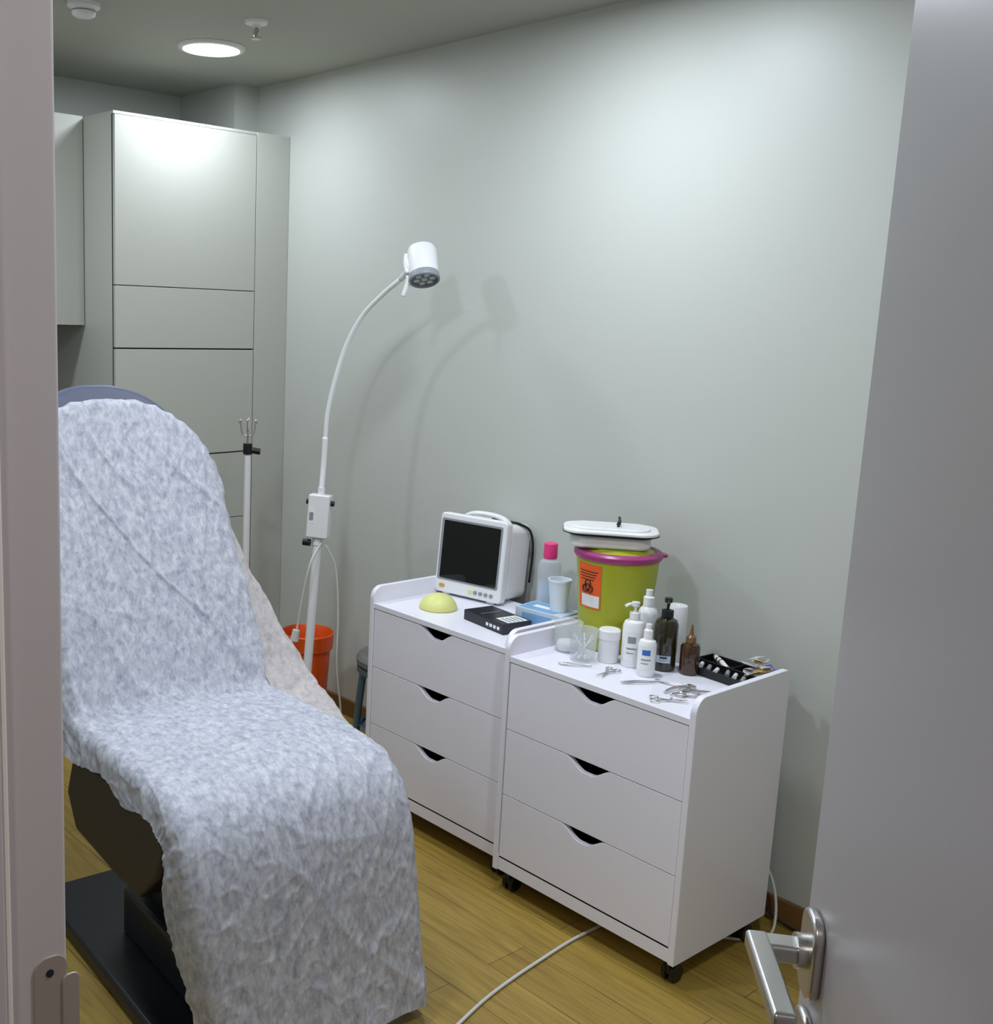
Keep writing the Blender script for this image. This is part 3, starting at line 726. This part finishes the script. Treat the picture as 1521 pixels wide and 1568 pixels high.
# hand instruments (steel), lying on the top board
def tweezers(x, y, a, ln=.11):
    g = group('tweezers', (x, y, ZT+.001), a)
    for s in (-1, 1):
        sweep('arm_%d' % (s+1), [(0, 0, .004), (ln*.4, s*.006, .004), (ln*.75, s*.005, .003), (ln, s*.0008, .003)], lambda t: .0032-.002*t, M_steel, g, 8, 6, flat=.7)
def scissors(x, y, a, k=1.0, nm='nail_scissors'):
    g = group(nm, (x, y, ZT+.001), a)
    for s in (-1, 1):
        sweep('blade_%d' % (s+1), [(0, 0, .004), (.02*k, s*.003, .004), (.045*k, s*.009, .003)], lambda t: .0036-.0025*t, M_steel, g, 8, 5, flat=.6)
        sweep('shank_%d' % (s+1), [(0, 0, .004), (-.02*k, -s*.006, .004), (-.035*k, -s*.010, .004)], .0025, M_steel, g, 8, 5)
        c = Vector((-.046*k, -s*.014*k, .004))
        sweep('ring_%d' % (s+1), [c+Vector((.012*k*math.cos(t), .010*k*math.sin(t), 0)) for t in [math.radians(d) for d in range(0, 361, 30)]], .0018, M_steel, g, 8, 3)
    cyl('pivot', (0, 0, .002), (0, 0, .009), .003, M_steel, g, 12)
def nippers(x, y, a):
    g = group('cuticle_nippers', (x, y, ZT+.001), a)
    for s in (-1, 1):
        sweep('handle_%d' % (s+1), [(0, s*.002, .006), (-.03, s*.014, .006), (-.06, s*.015, .005), (-.085, s*.009, .004)], lambda t: .0045-.0018*t, M_steel, g, 10, 6)
        sweep('jaw_%d' % (s+1), [(0, -s*.002, .006), (.010, -s*.008, .006), (.022, -s*.002, .004)], lambda t: .006-.004*t, M_steel, g, 10, 5)
    sweep('spring', [(-.015, -.006, .006), (-.03, .004, .006), (-.045, -.006, .006)], .0013, M_steel, g, 6, 5)
    cyl('joint', (0, 0, .001), (0, 0, .012), .006, M_steel, g, 16)
tweezers(2.300, 1.900, math.radians(-48), .09)
scissors(2.345, 1.772, math.radians(190), .85)
tweezers(2.315, 1.700, math.radians(-30), .10)
nippers(2.430, 1.570, math.radians(-5))
nippers(2.372, 1.545, math.radians(150))
scissors(2.310, 1.540, math.radians(-50), .9, 'cuticle_scissors')
tweezers(2.410, 1.660, math.radians(-75), .10)

# ------------------------------------------------------------------ floor cables
g = group('floor_cable', (0, 0, 0))
sweep('cord', [(2.50, 1.74, .005), (2.358, 1.724, .005), (2.22, 1.722, .005), (2.089, 1.710, .005), (1.95, 1.694, .005), (1.832, 1.674, .005), (1.70, 1.640, .005), (1.55, 1.60, .005)], .0045, M_cable, g, 10, 8)
g = group('wall_cable', (0, 0, 0))
sweep('cord', [(2.72, 1.60, .30), (2.726, 1.50, .21), (2.728, 1.445, .14), (2.708, 1.415, .06), (2.67, 1.41, .010), (2.60, 1.45, .006), (2.52, 1.55, .006)], .004, M_cable, g, 10, 8)
sweep('cord_dark', [(2.745, 1.52, .20), (2.755, 1.47, .04), (2.757, 1.36, .006), (2.70, 1.22, .006)], .0035, M_blk, g, 10, 8)

# ------------------------------------------------------------------ hall light + world
g = group('hall_ceiling_lamp', (-.60, .05, ZC))
lathe('trim_ring', [(.150, -.001), (.154, -.012), (.168, -.010), (.174, -.0005)], (0, 0, 0), M_plw, g, 48)
ld = bpy.data.lights.new('lamp', 'AREA'); ld.shape = 'DISK'; ld.size = .3; ld.energy = 9; ld.color = (1.0, .90, .86)
lo = bpy.data.objects.new('lamp', ld); lo.location = (0, 0, -.014); lo.parent = g; COL.objects.link(lo)
w = bpy.data.worlds.new('world'); scene.world = w; w.use_nodes = True
w.node_tree.nodes['Background'].inputs[0].default_value = (.6, .65, .7, 1); w.node_tree.nodes['Background'].inputs[1].default_value = .2

# ------------------------------------------------------------------ camera
yaw, pitch, roll = .6879, .1802, .0348
f = Vector((math.sin(yaw)*math.cos(pitch), math.cos(yaw)*math.cos(pitch), -math.sin(pitch)))
r = Vector((math.cos(yaw), -math.sin(yaw), 0)); u = r.cross(f)
rr_ = r*math.cos(roll)+u*math.sin(roll); uu = -r*math.sin(roll)+u*math.cos(roll)
cam = bpy.data.cameras.new('camera'); co = bpy.data.objects.new('camera', cam); COL.objects.link(co)
mw = Matrix((rr_, uu, -f)).transposed().to_4x4(); mw.translation = (0, 0, 1.65); co.matrix_world = mw
cam.sensor_fit = 'VERTICAL'; cam.sensor_height = 24; cam.sensor_width = 24
cam.lens = 2120.4/1960*24
cam.shift_x = 268.6/1960; cam.shift_y = 5.35/1960
cam.clip_start = .02
scene.camera = co
try:
    scene.view_settings.view_transform = 'Standard'
    scene.view_settings.exposure = 0.0
except Exception as ex:
    print(ex)
